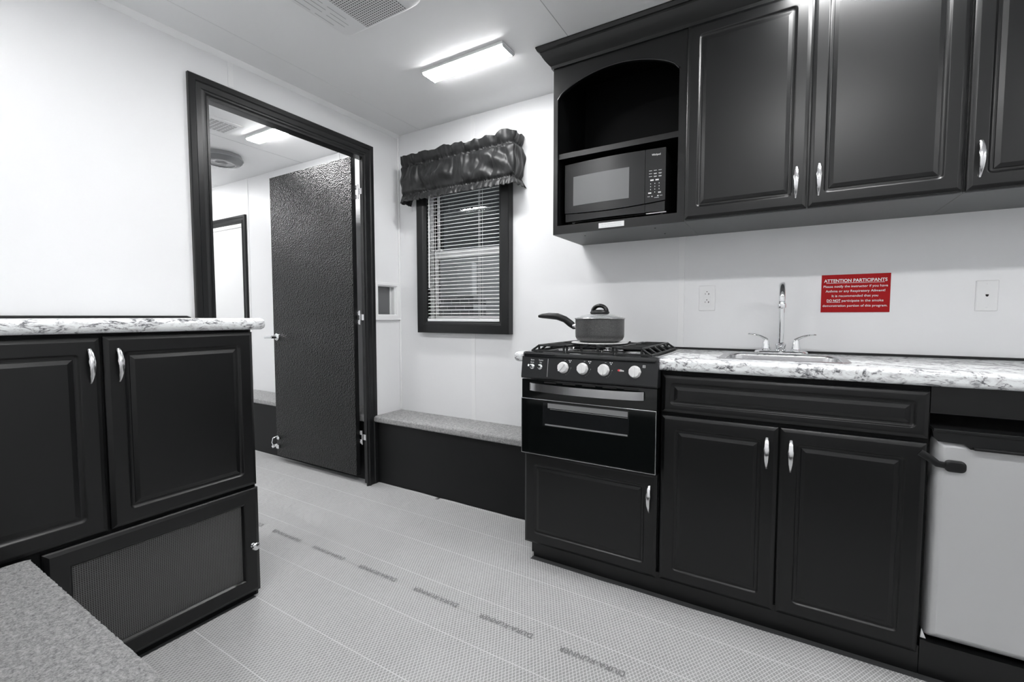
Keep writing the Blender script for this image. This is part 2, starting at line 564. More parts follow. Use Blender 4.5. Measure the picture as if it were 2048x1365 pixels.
# ------------------------------------------------------------ door casing profile helper
def casing_frame(bm, u0, u1, v0, v1, W, f, legs=True, T=.02, prof=None):
    """mitred moulding round an opening (outer size u0..u1, v..v1), open at the bottom if legs"""
    prof = prof or [(0, 0), (0, T*.8), (.004, T), (W*.30, T), (W*.36, T*.72), (W*.62, T*.62), (W*.72, T*.86), (W*.80, T*.84), (W*.88, T*.55), (W, T*.5), (W, 0)]
    rings = []
    if legs:
        paths = [(u0, v0, 1, 0), (u0, v1, 1, -1), (u1, v1, -1, -1), (u1, v0, -1, 0)]
    else:
        paths = [(u0, v0, 1, 1), (u0, v1, 1, -1), (u1, v1, -1, -1), (u1, v0, -1, 1), (u0, v0, 1, 1)]
    for (u, v_, su, sv) in paths:
        rings.append([bm.verts.new(f(u+su*a, v_+sv*a, d)) for a, d in prof])
    n = len(prof)
    for a, b in zip(rings, rings[1:]):
        for i in range(n):
            bm.faces.new([a[i], a[(i+1) % n], b[(i+1) % n], b[i]])
    if legs:
        bm.faces.new(rings[0]); bm.faces.new(rings[-1])
    return bm

# doorway with the open black door
d1 = empty('door_1', (0, -.7, 0)); struct(d1, 'dark framed doorway with a black pebbled door standing open')
obj('casing', casing_frame(B(), -1.238, -.226, .0, 2.103, .082, FYp(0)), CASING, d1, angle=25)
bm = B()
box(bm, -.052, .004, DY0-.0, DY0+.014, 0, DZ)
box(bm, -.052, .004, DY1-.014, DY1, 0, DZ)
box(bm, -.052, .004, DY0, DY1, DZ-.014, DZ)
obj('jamb', bm, CASING, d1, smooth=False)
YS0, YS1 = -.300, -.268
leaf = obj('door_leaf', bx(-.958, -.100, YS0, YS1, .045, 2.045, .002), DOORSKIN, d1)
bm = B()
lathe(bm, [(.026, 0), (.026, -.006), (.021, -.011), (.012, -.013), (.011, -.042), (.012, -.05)], (-.915, YS0, .915), 'y', 24)
sweep(bm, [(-.912, YS0-.046, .915), (-.93, YS0-.047, .915), (-.965, YS0-.047, .914), (-1.0, YS0-.045, .912)], [(.009, .006), (.009, .006), (.0085, .005), (.0075, .004)], 12, side=(0, 0, 1))
obj('lever_handle', bm, CHROME, leaf)
bm = B()
lathe(bm, [(.012, 0), (.013, -.006), (.008, -.012)], (-.93, YS0, .175), 'y', 16)
sweep(bm, [(-.935, YS0-.004, .19), (-.945, YS0-.035, .18), (-.942, YS0-.045, .15), (-.935, YS0-.035, .12)], [.005, .005, .0045, .006], 10)
box(bm, -.95, -.918, YS0-.012, YS0, .098, .128, .003)
sweep(bm, [(-.95, YS0-.04, .115), (-.915, YS0-.02, .135)], [(.009, .004), (.007, .003)], 8)
obj('door_holder', bm, CHROME, leaf)
obj('edge_strip', bx(-.1005, -.0985, YS0+.003, YS1-.003, .05, 2.04), CASING, leaf, smooth=False)
for z in (1.83, 1.055, .295):
    bm = B()
    sweep(bm, [(-.062, -.283, z-.045), (-.062, -.283, z+.045)], .0045, 12)
    box(bm, -.100, -.062, -.2815, -.279, z+.015, z+.042)
    box(bm, -.100, -.062, -.2815, -.279, z-.042, z-.015)
    box(bm, -.062, -.014, -.2790, -.276, z-.016, z+.02)
    for xx, zz in ((-.082, z+.03), (-.082, z-.03), (-.030, z+.008)):
        lathe(bm, [(.0035, 0), (.003, -.002)], (xx, -.2815 if xx < -.05 else -.279, zz), 'y', 10)
    obj('hinge', bm, SATIN, leaf)

# small fixed window next to the doorway
w2 = empty('window_2', (0, -.12, 1.16)); struct(w2, 'small white framed window between the doorway and the room corner')
bm = loops(B(), -.222, -.014, 1.050, 1.281, [(0, 0, .002), (0, .010, .002), (.003, .012, .002), (.018, .012, .002), (.022, .007, .001), (.026, .006, .001), (.026, -.03, .001)], FYp(0), cap0=False, cap1=False)
box(bm, 0, .014, -.225, -.003, 1.040, 1.052, .001)
obj('frame', bm, TRIMW, w2, angle=20)
obj('pane', bx(-.034, -.03, -.198, -.04, 1.074, 1.258), SMALLPANE, w2, smooth=False)
obj('glazing_bead', bx(-.03, -.02, -.068, -.055, 1.076, 1.256, .002), WHITEPLASTIC, w2)

# ------------------------------------------------------------ window with sashes
w1 = empty('window_1', (.54, 0, 1.4)); struct(w1, 'window with a thick charcoal frame and white sashes')
CW = [(0, 0), (0, .044), (.004, .048), (.05, .048), (.056, .044), (.066, .040), (.072, .032), (.072, 0)]
obj('casing', casing_frame(B(), .196, .882, .960, 1.93, .072, FX(0), legs=False, prof=CW), CASING, w1, angle=25)
bm = B()
SASHY = .035
def ring(bm, x0, x1, z0, z1, wd, y0, y1):
    box(bm, x0, x0+wd, y0, y1, z0, z1, .002); box(bm, x1-wd, x1, y0, y1, z0, z1, .002)
    box(bm, x0+wd, x1-wd, y0, y1, z0, z0+wd, .002); box(bm, x0+wd, x1-wd, y0, y1, z1-wd, z1, .002)
ring(bm, .262, .838, 1.012, 1.90, .028, .012, .068)
obj('frame', bm, WHITEPLASTIC, w1)
bm = B(); ring(bm, .288, .812, 1.445, 1.876, .026, .045, .062)
us = obj('upper_sash', bm, WHITEPLASTIC, w1)
bm = B(); ring(bm, .288, .812, 1.036, 1.475, .03, .022, .042)
box(bm, .29, .81, .018, .046, 1.425, 1.475, .003)
box(bm, .30, .35, .012, .03, 1.474, 1.486, .003)
lsash = obj('lower_sash', bm, WHITEPLASTIC, w1)
obj('pane', bx(.31, .79, .052, .055, 1.468, 1.852), GLASS, us, smooth=False)
obj('pane', bx(.316, .784, .031, .034, 1.064, 1.43), GLASS, lsash, smooth=False)

# what stands outside the window at night
tag(obj('outdoor_ground', bx(-9, 5, .1, 9, -.75, -.7), EXTDARK, smooth=False), 'dark ground outside, far beyond the window', 'ground')
tag(obj('pale_shed_wall', bx(-2.2, 1.2, 2.2, 2.35, -.7, 1.80, .01), EXTPALE), 'pale grey wall standing outside beyond the lower window sash', 'wall')
tag(obj('masonry_pier', bx(-1.8, -.655, 1.75, 2.0, -.7, 1.27, .01), BLOCKS), 'dark block masonry outside, seen through the lower left of the blind', 'masonry')
tag(obj('pale_post', bx(-.94, -.70, 1.80, 1.90, 1.271, 1.66, .03), EXTPALE), 'pale rounded board on top of the dark block masonry outside', 'board')
yl = bpy.data.lights.new('outdoor_fill_light', 'POINT'); yl.energy = 45; yl.shadow_soft_size = .15  # unseen fill light, added to brighten the pale wall and masonry outside
ylo = bpy.data.objects.new('outdoor_fill_light', yl); ylo.location = (.9, 1.1, 2.6); col.objects.link(ylo)

# ------------------------------------------------------------ venetian blind
bl = empty('venetian_blind', (.55, -.02, 1.03), 'white venetian blind with open slats hanging in the window', 'blind')
obj('headrail', bx(.276, .812, -.040, -.008, 1.835, 1.868, .002), SLAT, bl)
slat_me = None
nslat = 36
for i in range(nslat):
    z = 1.060+(1.822-1.060)*i/(nslat-1)
    if slat_me is None:
        bm = B()
        prof = [(-.0125, -.0012), (-.006, .0006), (0, .0012), (.006, .0006), (.0125, -.0012), (.0125, -.0022), (0, .0002), (-.0125, -.0022)]
        prof = [(a*.88*.985-b*.17, b*.985+a*.88*.17) for a, b in prof]
        prism(bm, prof, lambda y, z_: (.278, -.024+y, z_+1.06), lambda y, z_: (.810, -.024+y, z_+1.06))
        s0 = obj('slat', bm, SLAT, bl); slat_me = s0
    else:
        o = slat_me.copy(); o.location = (0, 0, z-1.06); col.objects.link(o)
        o.parent = bl; o.matrix_parent_inverse = slat_me.matrix_parent_inverse
obj('bottom_rail', bx(.274, .812, -.036, -.012, 1.032, 1.050, .002), SLAT, bl)
bm = B()
sweep(bm, [(.302, -.043, 1.83), (.302, -.046, 1.80), (.30, -.047, 1.24)], [.0025, .004, .004], 8)
obj('tilt_wand', bm, SLAT, bl)
for x in (.345, .352, .36, .662, .672, .68):
    obj('cord', sweep(B(), [(x, -.0375 if x in (.345, .672) else -.0105, 1.838), (x, -.0375 if x in (.345, .672) else -.0105, 1.045)], .0009, 6), SLAT, bl)

# ------------------------------------------------------------ gathered valance
def valance():
    bm = B()
    X0, X1, Z0, Z1, D = .128, .948, 1.775, 2.055, .105
    N = 330
    path = []
    L1, L2 = D, X1-X0
    tot = 2*L1+L2
    for i in range(N+1):
        s_ = tot*i/N
        r = .02
        if s_ < L1: p = (X0, -s_, (-1, 0)); 
        elif s_ < L1+L2: p = (X0+s_-L1, -D, (0, -1))
        else: p = (X1, -(tot-s_), (1, 0))
        path.append((s_, *p))
    M = 44
    rows = []
    for j in range(M+1):
        t = j/M
        z = Z0+(Z1-Z0)*t
        row = []
        for s_, x, y, nrm in path:
            amp = .010
            # gathered seams near the top and bottom
            seam = math.exp(-((t-.80)/.035)**2)+math.exp(-((t-.17)/.035)**2)
            body = math.exp(-((t-.49)/.26)**4)
            ph = s_*24+2.2*noise.noise(Vector((s_*5, t*1.6, 3)))+1.6*(t-.5)*noise.noise(Vector((s_*9, 0, 7)))*3
            fold = 1-abs(math.sin(ph))**.6
            f1 = noise.noise(Vector((s_*13+t*2.0, t*3.0-s_*2, 0)))
            f2 = noise.noise(Vector((s_*42+3, t*4, 4)))
            f3 = noise.noise(Vector((s_*110, t*7, 8)))
            d = (f1*.032-fold*.015)*body+f2*.006+f3*.005*(.1+2.2*seam)
            d += -.013*seam+.016*math.exp(-((t-.49)/.22)**2)
            if t > .84: d += .012*math.sin(math.pi*(t-.84)/.30)+noise.noise(Vector((s_*22, 1, 30)))*.016*min(1, (t-.84)/.08)
            if t < .12: d += .016*(1-t/.12)+noise.noise(Vector((s_*45, 0, 20)))*.018*(1-t/.12)
            zz = z
            if t > .82: zz += (t-.82)/.18*(.026*noise.noise(Vector((s_*12, 9, 1)))+.010*noise.noise(Vector((s_*30, 2, 2))))
            if t < .14: zz += (1-t/.14)*.014*noise.noise(Vector((s_*50, 5, 5)))
            zz += seam*.004*f3
            row.append(bm.verts.new((x+nrm[0]*d, min(y+nrm[1]*d, -.002), zz)))
        rows.append(row)
    for a, b in zip(rows, rows[1:]):
        for i in range(len(a)-1):
            bm.faces.new([a[i], a[i+1], b[i+1], b[i]])
    # closed top so the rod pocket has body
    top = rows[-1]
    back = [bm.verts.new((v_.co.x*.97+.54*.03, min(-.002, v_.co.y+.02), v_.co.z-.012)) for v_ in top]
    for i in range(len(top)-1):
        bm.faces.new([top[i], top[i+1], back[i+1], back[i]])
    return bm
va = obj('window_valance', valance(), CURTAIN, angle=75)
sm = va.modifiers.new('thickness', 'SOLIDIFY'); sm.thickness = .0015; sm.offset = -1
tag(va, 'gathered charcoal satin valance with ruffled edges above the window', 'valance')

# ------------------------------------------------------------ carpeted benches over the wheel wells
def carpet_slab(x0, x1, y0, y1, z0, z1):
    return bx(x0, x1, y0, y1, z0, z1, .014, 3)
b1 = empty('carpeted_bench', (.6, -.1, 0), 'low black bench with a grey carpet top under the window', 'bench')
obj('base_panel', bx(.004, 1.255, -.222, -.004, 0, .400), DARKPANEL, b1, smooth=False)
obj('carpet_top', bx(.004, 1.255, -.254, -.004, .396, .436, .012, 3), CARPET, b1)
b2 = empty('carpeted_bench', (-.9, -.1, 0), 'carpet topped black bench in the next room behind the open door', 'bench')
obj('base_panel', bx(-1.76, -.054, -.232, -.004, 0, .395), DARKPANEL, b2, smooth=False)
obj('carpet_top', bx(-1.775, -.054, -.252, -.004, .385, .425, .012, 3), CARPET, b2)
b3 = empty('carpeted_bench', (1.5, -2.2, 0), 'grey carpeted ledge in the near left foreground against the left cabinet', 'bench')
obj('base_panel', bx(.528, 4.39, YN+.004, -1.915, 0, .392), DARKPANEL, b3, smooth=False)
def rough_carpet():
    bm = B()
    x0, x1, y0, y1, z1 = .528, 4.39, YN+.004, -1.886, .427
    nx, ny = 420, 60
    vv = []
    for i in range(nx+1):
        r = []
        x = x0+(x1-x0)*(i/nx)**1.3
        for j in range(ny+1):
            y = y0+(y1-y0)*j/ny
            z = z1+.0018*noise.noise(Vector((x*90, y*90, 0)))
            yy = y
            if j == ny: yy += .0025*noise.noise(Vector((x*120, 0, 4))); z -= .004
            if i == 0: z -= .003
            r.append(bm.verts.new((x, yy, z)))
        vv.append(r)
    for i in range(nx):
        for j in range(ny):
            bm.faces.new([vv[i][j], vv[i+1][j], vv[i+1][j+1], vv[i][j+1]])
    low = [bm.verts.new((v_[-1].co.x, y1-.002+.002*noise.noise(Vector((v_[-1].co.x*120, 2, 9))), .394)) for v_ in vv]
    lb = [bm.verts.new((v_[-1].co.x, -1.93, .392)) for v_ in vv]
    for i in range(nx):
        bm.faces.new([vv[i][-1], vv[i+1][-1], low[i+1], low[i]])
        bm.faces.new([low[i], low[i+1], lb[i+1], lb[i]])
    return bm
obj('carpet_top', rough_carpet(), CARPET, b3, angle=60)

# ------------------------------------------------------------ left cabinet under the breakfast counter
lc = empty('base_cabinet', (.26, -1.84, 0), 'charcoal cabinet with two panelled doors and a mesh vent door, left', 'cabinet', )
XC = .506
obj('body', bx(.002, XC, YN+.002, -1.287, .0, 1.012), CABIN, lc, smooth=False)
obj('side_panel', bx(.002, XC+.001, -1.290, -1.283, .0, 1.012), CAB, lc, smooth=False)
f = FYp(XC)
dr = raised_door('door', -1.713, -1.284, .432, 1.005, f, lc)
pull(-1.680, .871, .967, f if 0 else FYp(XC+.018), dr)
dl = raised_door('door', -2.150, -1.721, .432, 1.002, f, lc)
pull(-1.745, .873, .969, FYp(XC+.018), dl)
dl2 = raised_door('door', -2.41, -2.158, .432, 1.002, f, lc)
# vent door with perforated mesh
bm = B()
loops(bm, -1.862, -1.280, .022, .420, [(0, 0, 0), (0, .012, 0), (.004, .0145, 0), (.011, .0172, 0), (.013, .018, 0), (.05, .018, .001), (.054, .016, .001), (.059, .009, .001), (.059, .004, .001)], f, cap0=True, cap1=False)
vd = obj('vent_door', bm, CAB, lc, smooth=False)
obj('mesh_panel', bx(XC+.003, XC+.006, -1.8035, -1.3385, .0805, .3615), MESHM, vd, smooth=False)
bm = B()
lathe(bm, [(.009, 0), (.0085, .003), (.0055, .006), (.0055, .014), (.008, .018), (.0135, .021), (.0145, .024), (.012, .028), (.006, .030), (.001, .0305)], (XC+.018, -1.308, .206), 'x', 24)
obj('knob', bm, SATIN, vd)

lct = obj('countertop', bx(.002, .540, YN+.002, -1.238, 1.014, 1.056, .017, 5), MARBLE)
tag(lct, 'pale granite patterned countertop on the left cabinet', 'countertop')
bm = B()
sweep(bm, [(.006, YN+.01, 1.060), (.006, -1.272, 1.060), (.006, -1.258, 1.056)], [.0055, .0055, .004], 10)
trim(bm, CASING, 'black bead behind the left countertop')

# ------------------------------------------------------------ kitchen base run
YF = -.487                       # carcass face; doors are 18 mm thick
f = FX(YF)
fh = FX(YF-.018)
oc_ = empty('base_cabinet', (1.53, -.25, 0), 'charcoal cabinet with one panelled door below the oven', 'cabinet')
obj('body', bx(1.288, 1.820, YF, -.001, 0, .462), CABIN, oc_, smooth=False)
obj('side_panel', bx(1.262, 1.272, -.470, -.256, .0, .46), CAB, oc_, smooth=False)
obj('plinth', bx(1.286, 1.824, YF-.012, YF, 0, .085), CAB, oc_, smooth=False)
dd_ = raised_door('door', 1.2415, 1.816, .060, .462, f, oc_)
pull(1.788, .313, .417, fh, dd_)

sc = empty('base_cabinet', (2.2, -.25, 0), 'charcoal sink cabinet with two panelled doors and a long false drawer front', 'cabinet')
obj('body', bx(1.824, 2.580, YF, -.001, 0, .70), CABIN, sc, smooth=False)
obj('top_rail', bx(1.824, 2.580, YF, YF+.02, .70, .862), CABIN, sc, smooth=False)
obj('plinth', bx(1.824, 2.580, YF-.012, YF, 0, .085), CAB, sc, smooth=False)
raised_door('drawer_front', 1.829, 2.578, .708, .847, f, sc, F=.030)
d_ = raised_door('door', 1.829, 2.205, .064, .694, f, sc)
pull(2.173, .553, .656, fh, d_)
d_ = raised_door('door', 2.211, 2.576, .064, .694, f, sc)
pull(2.242, .553, .656, fh, d_)

fs = empty('fridge_surround', (2.9, -.25, 0), 'charcoal cabinet frame round the small fridge, right end', 'cabinet')
bm = B()
box(bm, 2.582, 4.38, YF-.004, YF+.015, .783, .862)
box(bm, 2.582, 4.38, YF-.012, YF+.015, 0, .104)
box(bm, 3.12, 4.38, YF-.004, YF+.015, .104, .783)
obj('front_frame', bm, CAB, fs, smooth=False)
bm = B()
box(bm, 2.582, 2.586, YF+.015, -.001, .104, .783)
box(bm, 3.12, 3.13, YF+.015, -.001, .104, .783)
box(bm, 2.586, 3.12, YF+.015, -.001, .08, .104)
box(bm, 2.586, 3.12, -.02, -.001, .104, .783)
obj('lining', bm, CABIN, fs, smooth=False)

# small fridge
fg = empty('mini_fridge', (2.85, -.25, .105), 'small silver door fridge set into the cabinet run at right', 'fridge')
obj('body', bx(2.600, 3.09, -.43, -.06, .106, .735, .006), BLACKPLASTIC, fg)
dg_ = obj('door', loops(B(), 2.594, 3.095, .112, .712, [(0, 0, .004), (0, .03, .004), (.004, .045, .006), (.012, .054, .006), (.022, .0575, .006), (.024, .058, .006)], FX(-.435)), FRIDGE, fg, angle=30)
bm = B(); prism(bm, [(2.585, .1065), (2.598, .1065), (2.5875, .135)], lambda x, z: (x, -.487, z), lambda x, z: (x, -.483, z))
obj('corner_tab', bm, WHITEPLASTIC, fg, smooth=False)
obj('gasket', bx(2.603, 3.088, -.4351, -.4295, .115, .71), RUBBER, fg, smooth=False)
bm = B()
prism(bm, [(2.586, .738), (3.10, .738), (3.10, .690), (2.668, .690), (2.655, .703), (2.60, .704), (2.590, .716)],
      lambda x, z: (x, -.500, z), lambda x, z: (x, -.43, z))
box(bm, 2.588, 3.10, -.505, -.43, .732, .742, .002)
box(bm, 2.672, 3.095, -.512, -.498, .690, .699, .003)
obj('top_handle_trim', bm, BLACKPLASTIC, dg_, angle=25)
# child latch
lt = empty('cabinet_latch', (2.62, -.5, .64), 'black strap latch with a rounded pad holding the fridge door', 'latch')
obj('pad', loops(B(), 2.616, 2.662, .620, .653, [(0, 0, .012), (0, .008, .012), (.002, .0105, .011), (.006, .012, .01)], FX(-.4935)), BLACKPLASTIC, lt)
bm = B()
sweep(bm, [(2.560, -.506, .668), (2.585, -.506, .652), (2.60, -.505, .640), (2.618, -.500, .637)], [(.010, .002), (.010, .002), (.0095, .002), (.009, .002)], 8, side=(0, 0, 1))
obj('strap', bm, BLACKPLASTIC, lt)

# right countertop
SX0, SX1, SYA, SYB = 2.015, 2.395, -.437, -.145
def nose_profile(y0, y1, z0, z1, r=.016, n=5):
    pts = [(y1, z0), (y1, z1)]
    for k in range(n+1):
        a = math.pi/2+math.pi/2*k/n
        pts.append((y0+r+r*math.cos(a), z1-r+r*math.sin(a)))
    for k in range(n+1):
        a = math.pi+math.pi/2*k/n
        pts.append((y0+r+r*math.cos(a), z0+r+r*math.sin(a)))
    return pts
bm = B()
CT0, CT1 = .864, .910
prism(bm, nose_profile(-.530, SYA+.012, CT0, CT1), lambda y, z: (1.823, y, z), lambda y, z: (4.395, y, z))
box(bm, 1.823, 4.395, SYB-.012, -.001, CT0, CT1)
box(bm, 1.823, SX0+.012, SYA+.012, SYB-.012, CT0, CT1)
box(bm, SX1-.012, 4.395, SYA+.012, SYB-.012, CT0, CT1)
box(bm, 1.2, 1.823, -.048, -.001, CT0, CT1)
rc = obj('countertop', bm, MARBLE, angle=30)
tag(rc, 'pale granite patterned countertop round the sink', 'countertop')
le = obj('countertop_end', bx(1.196, 1.250, -.525, -.05, .866, .908, .016, 5), MARBLE)
tag(le, 'narrow rounded granite patterned counter end left of the stove', 'countertop')
bm = B()
box(bm, 1.2, 4.39, -.009, -.0005, .910, .9195, .002)
trim(bm, CASING, 'black bead along the back of the kitchen counter')

# sink
sk = empty('sink', (2.2, -.29, .91), 'stainless steel drop-in sink in the kitchen counter', 'sink')
prof = [(-.010, -.001, .045), (-.010, .002, .045), (-.006, .0035, .042), (.004, .0032, .04), (.010, .001, .04), (.014, -.006, .04), (.018, -.06, .045), (.026, -.125, .05), (.05, -.140, .05), (.11, -.142, .03)]
obj('basin', loops(B(), SX0, SX1, SYA, SYB, prof, lambda u, v, d: (u, v, .910+d), cap0=False, cap1=True, n=8), STEEL, sk, angle=50)
bm = B(); lathe(bm, [(.032, -.1405), (.030, -.138), (.020, -.1395), (.004, -.140)], (2.205, -.29, .91), 'z', 24)
obj('drain', bm, CHROME, sk)

# faucet
fc = empty('faucet', (2.203, -.075, .91), 'chrome gooseneck faucet with two lever handles behind the sink', 'faucet')
bm = B()
loops(bm, 2.108, 2.298, -.104, -.046, [(0, 0, .024), (0, .006, .024), (.004, .011, .022), (.010, .013, .018), (.018, .0145, .012)], lambda u, v, d: (u, v, .910+d), n=8)
obj('base_plate', bm, CHROME, fc)
bm = B()
lathe(bm, [(.020, .013), (.020, .018), (.0155, .021), (.0165, .028), (.019, .034), (.019, .040), (.0145, .043), (.013, .046)], (2.203, -.075, .91), 'z', 28)
obj('swivel_collar', bm, CHROME, fc)
bm = B()
pts = [(2.203, -.075, .95), (2.203, -.075, 1.0), (2.203, -.075, 1.06), (2.203, -.075, 1.11)]
R_ = .062
for k in range(1, 15):
    a = math.pi*k/14*1.02
    pts.append((2.203, -.075-R_+R_*math.cos(a), 1.125+R_*math.sin(a)))
pts.append((2.203, pts[-1][1]+.001, 1.108))
sweep(bm, pts, .0105, 18, side=(1, 0, 0))
yt = pts[-1][1]
lathe(bm, [(.0115, .022), (.0125, .02), (.0115, .017), (.0125, .014), (.0135, .010), (.0135, -.002), (.012, -.005), (.006, -.005)], (2.203, yt, 1.098), 'z', 24)
obj('spout', bm, CHROME, fc)
for sx_, cx in ((-1, 2.150), (1, 2.256)):
    bm = B()
    lathe(bm, [(.019, .010), (.0185, .017), (.0165, .019), (.0165, .021), (.0135, .035), (.0115, .052), (.008, .060), (.003, .062)], (cx, -.075, .91), 'z', 24)
    pts = [(cx-sx_*.004, -.077, .966), (cx+sx_*.006, -.079, .973), (cx+sx_*.022, -.083, .982), (cx+sx_*.042, -.088, .988), (cx+sx_*.060, -.092, .990), (cx+sx_*.066, -.093, .9895)]
    sweep(bm, pts, [(.007, .008), (.0062, .0085), (.0048, .008), (.004, .0078), (.004, .0078), (.002, .003)], 12, side=(0, 0, 1))
    obj('lever_handle', bm, CHROME, fc)

# ------------------------------------------------------------ gas range
rg = empty('gas_range', (1.535, -.3, .47), 'black gas range with white knobs and a steel oven handle', 'stove')
obj('body', bx(1.262, 1.812, -.485, -.052, .475, .895), BLACKPLASTIC, rg, smooth=False)
# cooktop pan with raised rolled rim
bm = loops(B(), 1.250, 1.824, -.548, -.050, [(.012, -.014, .012), (.002, -.010, .018), (0, 0, .020), (.002, .008, .018), (.008, .012, .016), (.018, .0115, .014), (.026, .004, .012), (.03, -.002, .01)],
           lambda u, v, d: (u, v, .902+d), n=6)
obj('cooktop', bm, BLACKGLOSS, rg, angle=40)
cp = obj('control_panel', prism(B(), [(-.500, .893), (-.541, .893), (-.553, .806), (-.548, .800), (-.500, .800)],
         lambda y, z: (1.252, y, z), lambda y, z: (1.822, y, z)), BLACKPANEL, rg, angle=20)
def PF(u, v, d):                 # slanted front of the control panel
    t = (.893-v)/.087
    return (u, -.541-.012*t-d*.99, v+d*.137)
def knob(x, z, rot):
    c = Vector(PF(x, z, 0)); nrm = (Vector(PF(x, z, 1))-c).normalized()
    bm = B()
    prof = [(.0225, 0), (.0235, .003), (.0225, .007), (.020, .016), (.0185, .018), (.001, .0185)]
    seg = 28
    rings = []
    for r, h in prof:
        rings.append([bm.verts.new((x+(r*(1+.03*math.cos(9*2*math.pi*k/seg)) if r > .01 else r)*math.cos(2*math.pi*k/seg), h, r*math.sin(2*math.pi*k/seg))) for k in range(seg)])
    for a, b in zip(rings, rings[1:]):
        for i in range(seg): bm.faces.new([a[i], a[(i+1) % seg], b[(i+1) % seg], b[i]])
    bm.faces.new(rings[0]); bm.faces.new(rings[-1])
    for v_ in bm.verts:
        p = v_.co.copy()
        v_.co = Vector(PF(x+(p.x-x), z+p.z, p.y))
    k_ = obj('knob', bm, KNOB, cp, angle=30)
    bm = B()
    ca, sa = math.cos(rot), math.sin(rot)
    prof = rrect(-.0045, .0045, -.0195, .0195, .004, 4)
    prism(bm, prof, lambda a, b: PF(x+a*ca-b*sa, z+a*sa+b*ca, .016), lambda a, b: PF(x+a*.7*ca-b*sa, z+a*.7*sa+b*ca, .0255))
    obj('grip', bm, KNOB, k_, angle=30)
    return k_
KX = [1.446, 1.530, 1.617, 1.738]
for i, x in enumerate(KX):
    knob(x, .8545-(.0 if i else .0), math.radians(-38 if i == 0 else 0))
    if i < 3:
        text('printed_mark', '–', PF, x+.006, .8805, height=.010, parent=cp)
        bm = B()
        for q, (a, b) in enumerate(((0, 0), (.0075, 0), (.0037, -.006))):
            filled = q == (0, 2, 1)[i]
            r0 = .0022 if filled else .0024
            prism(bm, [(r0*math.cos(t*math.pi/5), r0*math.sin(t*math.pi/5)) for t in range(10)],
                  lambda p, q2: PF(x+.024+a+p, .884+b+q2, .0002), lambda p, q2: PF(x+.024+a+p, .884+b+q2, .0005))
        obj('printed_symbol', bm, INK, cp, smooth=False)
        bm = B()
        lathe_c = [(.0012*math.cos(t*math.pi/4), .0012*math.sin(t*math.pi/4)) for t in range(8)]
        prism(bm, lathe_c, lambda p, q2: PF(x+.033+p, .8545+q2, .0002), lambda p, q2: PF(x+.033+p, .8545+q2, .0005))
        for t in range(5):
            a = math.radians(-10-14*t)
            prism(bm, [(p*.5, q2*.5) for p, q2 in lathe_c], lambda p, q2: PF(x+.031*math.cos(a)+p, .8545+.031*math.sin(a)+q2, .0002), lambda p, q2: PF(x+.031*math.cos(a)+p, .8545+.031*math.sin(a)+q2, .0005))
        obj('printed_scale', bm, INK, cp, smooth=False)
bm = B()
for (a0, a1, b0, b1) in ((0, .010, .0075, .009), (0, .010, 0, .0015), (0, .0015, 0, .009), (.0085, .010, 0, .009), (.003, .007, .004, .0055)):
    prism(bm, [(a0, b0), (a1, b0), (a1, b1), (a0, b1)], lambda p, q: PF(1.766+p, .872+q, .0002), lambda p, q: PF(1.766+p, .872+q, .0005))
obj('printed_symbol', bm, INK, cp, smooth=False)
bm = B(); prism(bm, [(-.001, 0), (.0, 0), (.0, .074), (-.001, .074)], lambda p, q: PF(1.3755+p, .812+q, .0002), lambda p, q: PF(1.3755+p, .812+q, .0006))
obj('printed_line', bm, INK, cp, smooth=False)
bm = B(); prism(bm, [(0, 0), (.003, .004), (.009, .004), (.009, -.004), (.003, -.004)], lambda p, q: PF(1.671+p, .857+q, .0002), lambda p, q: PF(1.671+p, .857+q, .0006))
obj('red_flame_mark', bm, REDSPOT, cp, smooth=False)
text('printed_logo', 'Elite', PF, 1.688, .8535, width=.016, height=.007, parent=cp, bold=.03)
for s_, x in (('Stove', 1.302), ('Turning', 1.342)):
    text('printed_word', s_, PF, x, .8765, width=.016 if s_ == 'Stove' else .021, height=.006, parent=cp, bold=.02)
for s_, x in (('Burner', 1.302), ('Pot', 1.342)):
    text('printed_word', s_, PF, x, .8665, width=.016 if s_ == 'Burner' else .010, height=.006, parent=cp, bold=.02)
for x, dk in ((1.302, 0), (1.339, 1)):
    bm = B()
    loops(bm, x-.0115, x+.0115, .8405, .8635, [(0, 0, .0113), (0, .002, .0113), (.003, .005, .008), (.007, .0062, .004)], PF, n=6)
    t_ = obj('toggle_switch', bm, CHROME, cp)
    obj('toggle_lever', sweep(B(), [PF(x, .853, .005), PF(x-.003, .854, .016), PF(x-.005, .855, .024)], [.003, .0042, .005], 12), BLACKPLASTIC if dk else CHROME, t_)

# oven door
od = obj('oven_door', bx(1.247, 1.819, -.538, -.503, .474, .796, .003), BLACKGLASS, rg)
bm = B()
loops(bm, 1.247, 1.819, .474, .714, [(0, 0, .001), (0, .0035, .001), (.0015, .0045, .001)], FX(-.537))
obj('glass_panel', bm, BLACKGLASS, od)
obj('glass_edge', loops(B(), 1.2475, 1.8185, .4745, .7135, [(0, 0, .001), (0, .0015, .001), (.001, .002, .001), (.0028, .002, .001), (.0032, 0, .001)], FX(-.5414), cap0=False, cap1=False), STEEL, od, smooth=False)
bm = loops(B(), 1.350, 1.716, .603, .703, [(0, 0, .002), (0, .0012, .002), (.003, .0015, .002)], FX(-.5415))
obj('oven_window', bm, OVENWIN, od)
bm = B()
sweep(bm, [(1.385, -.5435, .676), (1.712, -.5435, .676)], .0012, 6)
box(bm, 1.362, 1.712, -.5445, -.542, .606, .612)
box(bm, 1.374, 1.712, -.5436, -.5429, .680, .700)
obj('oven_rack', bm, RUBBER, od, smooth=False)
bm = B()                          # bowed steel handle
N = 24
rings = []
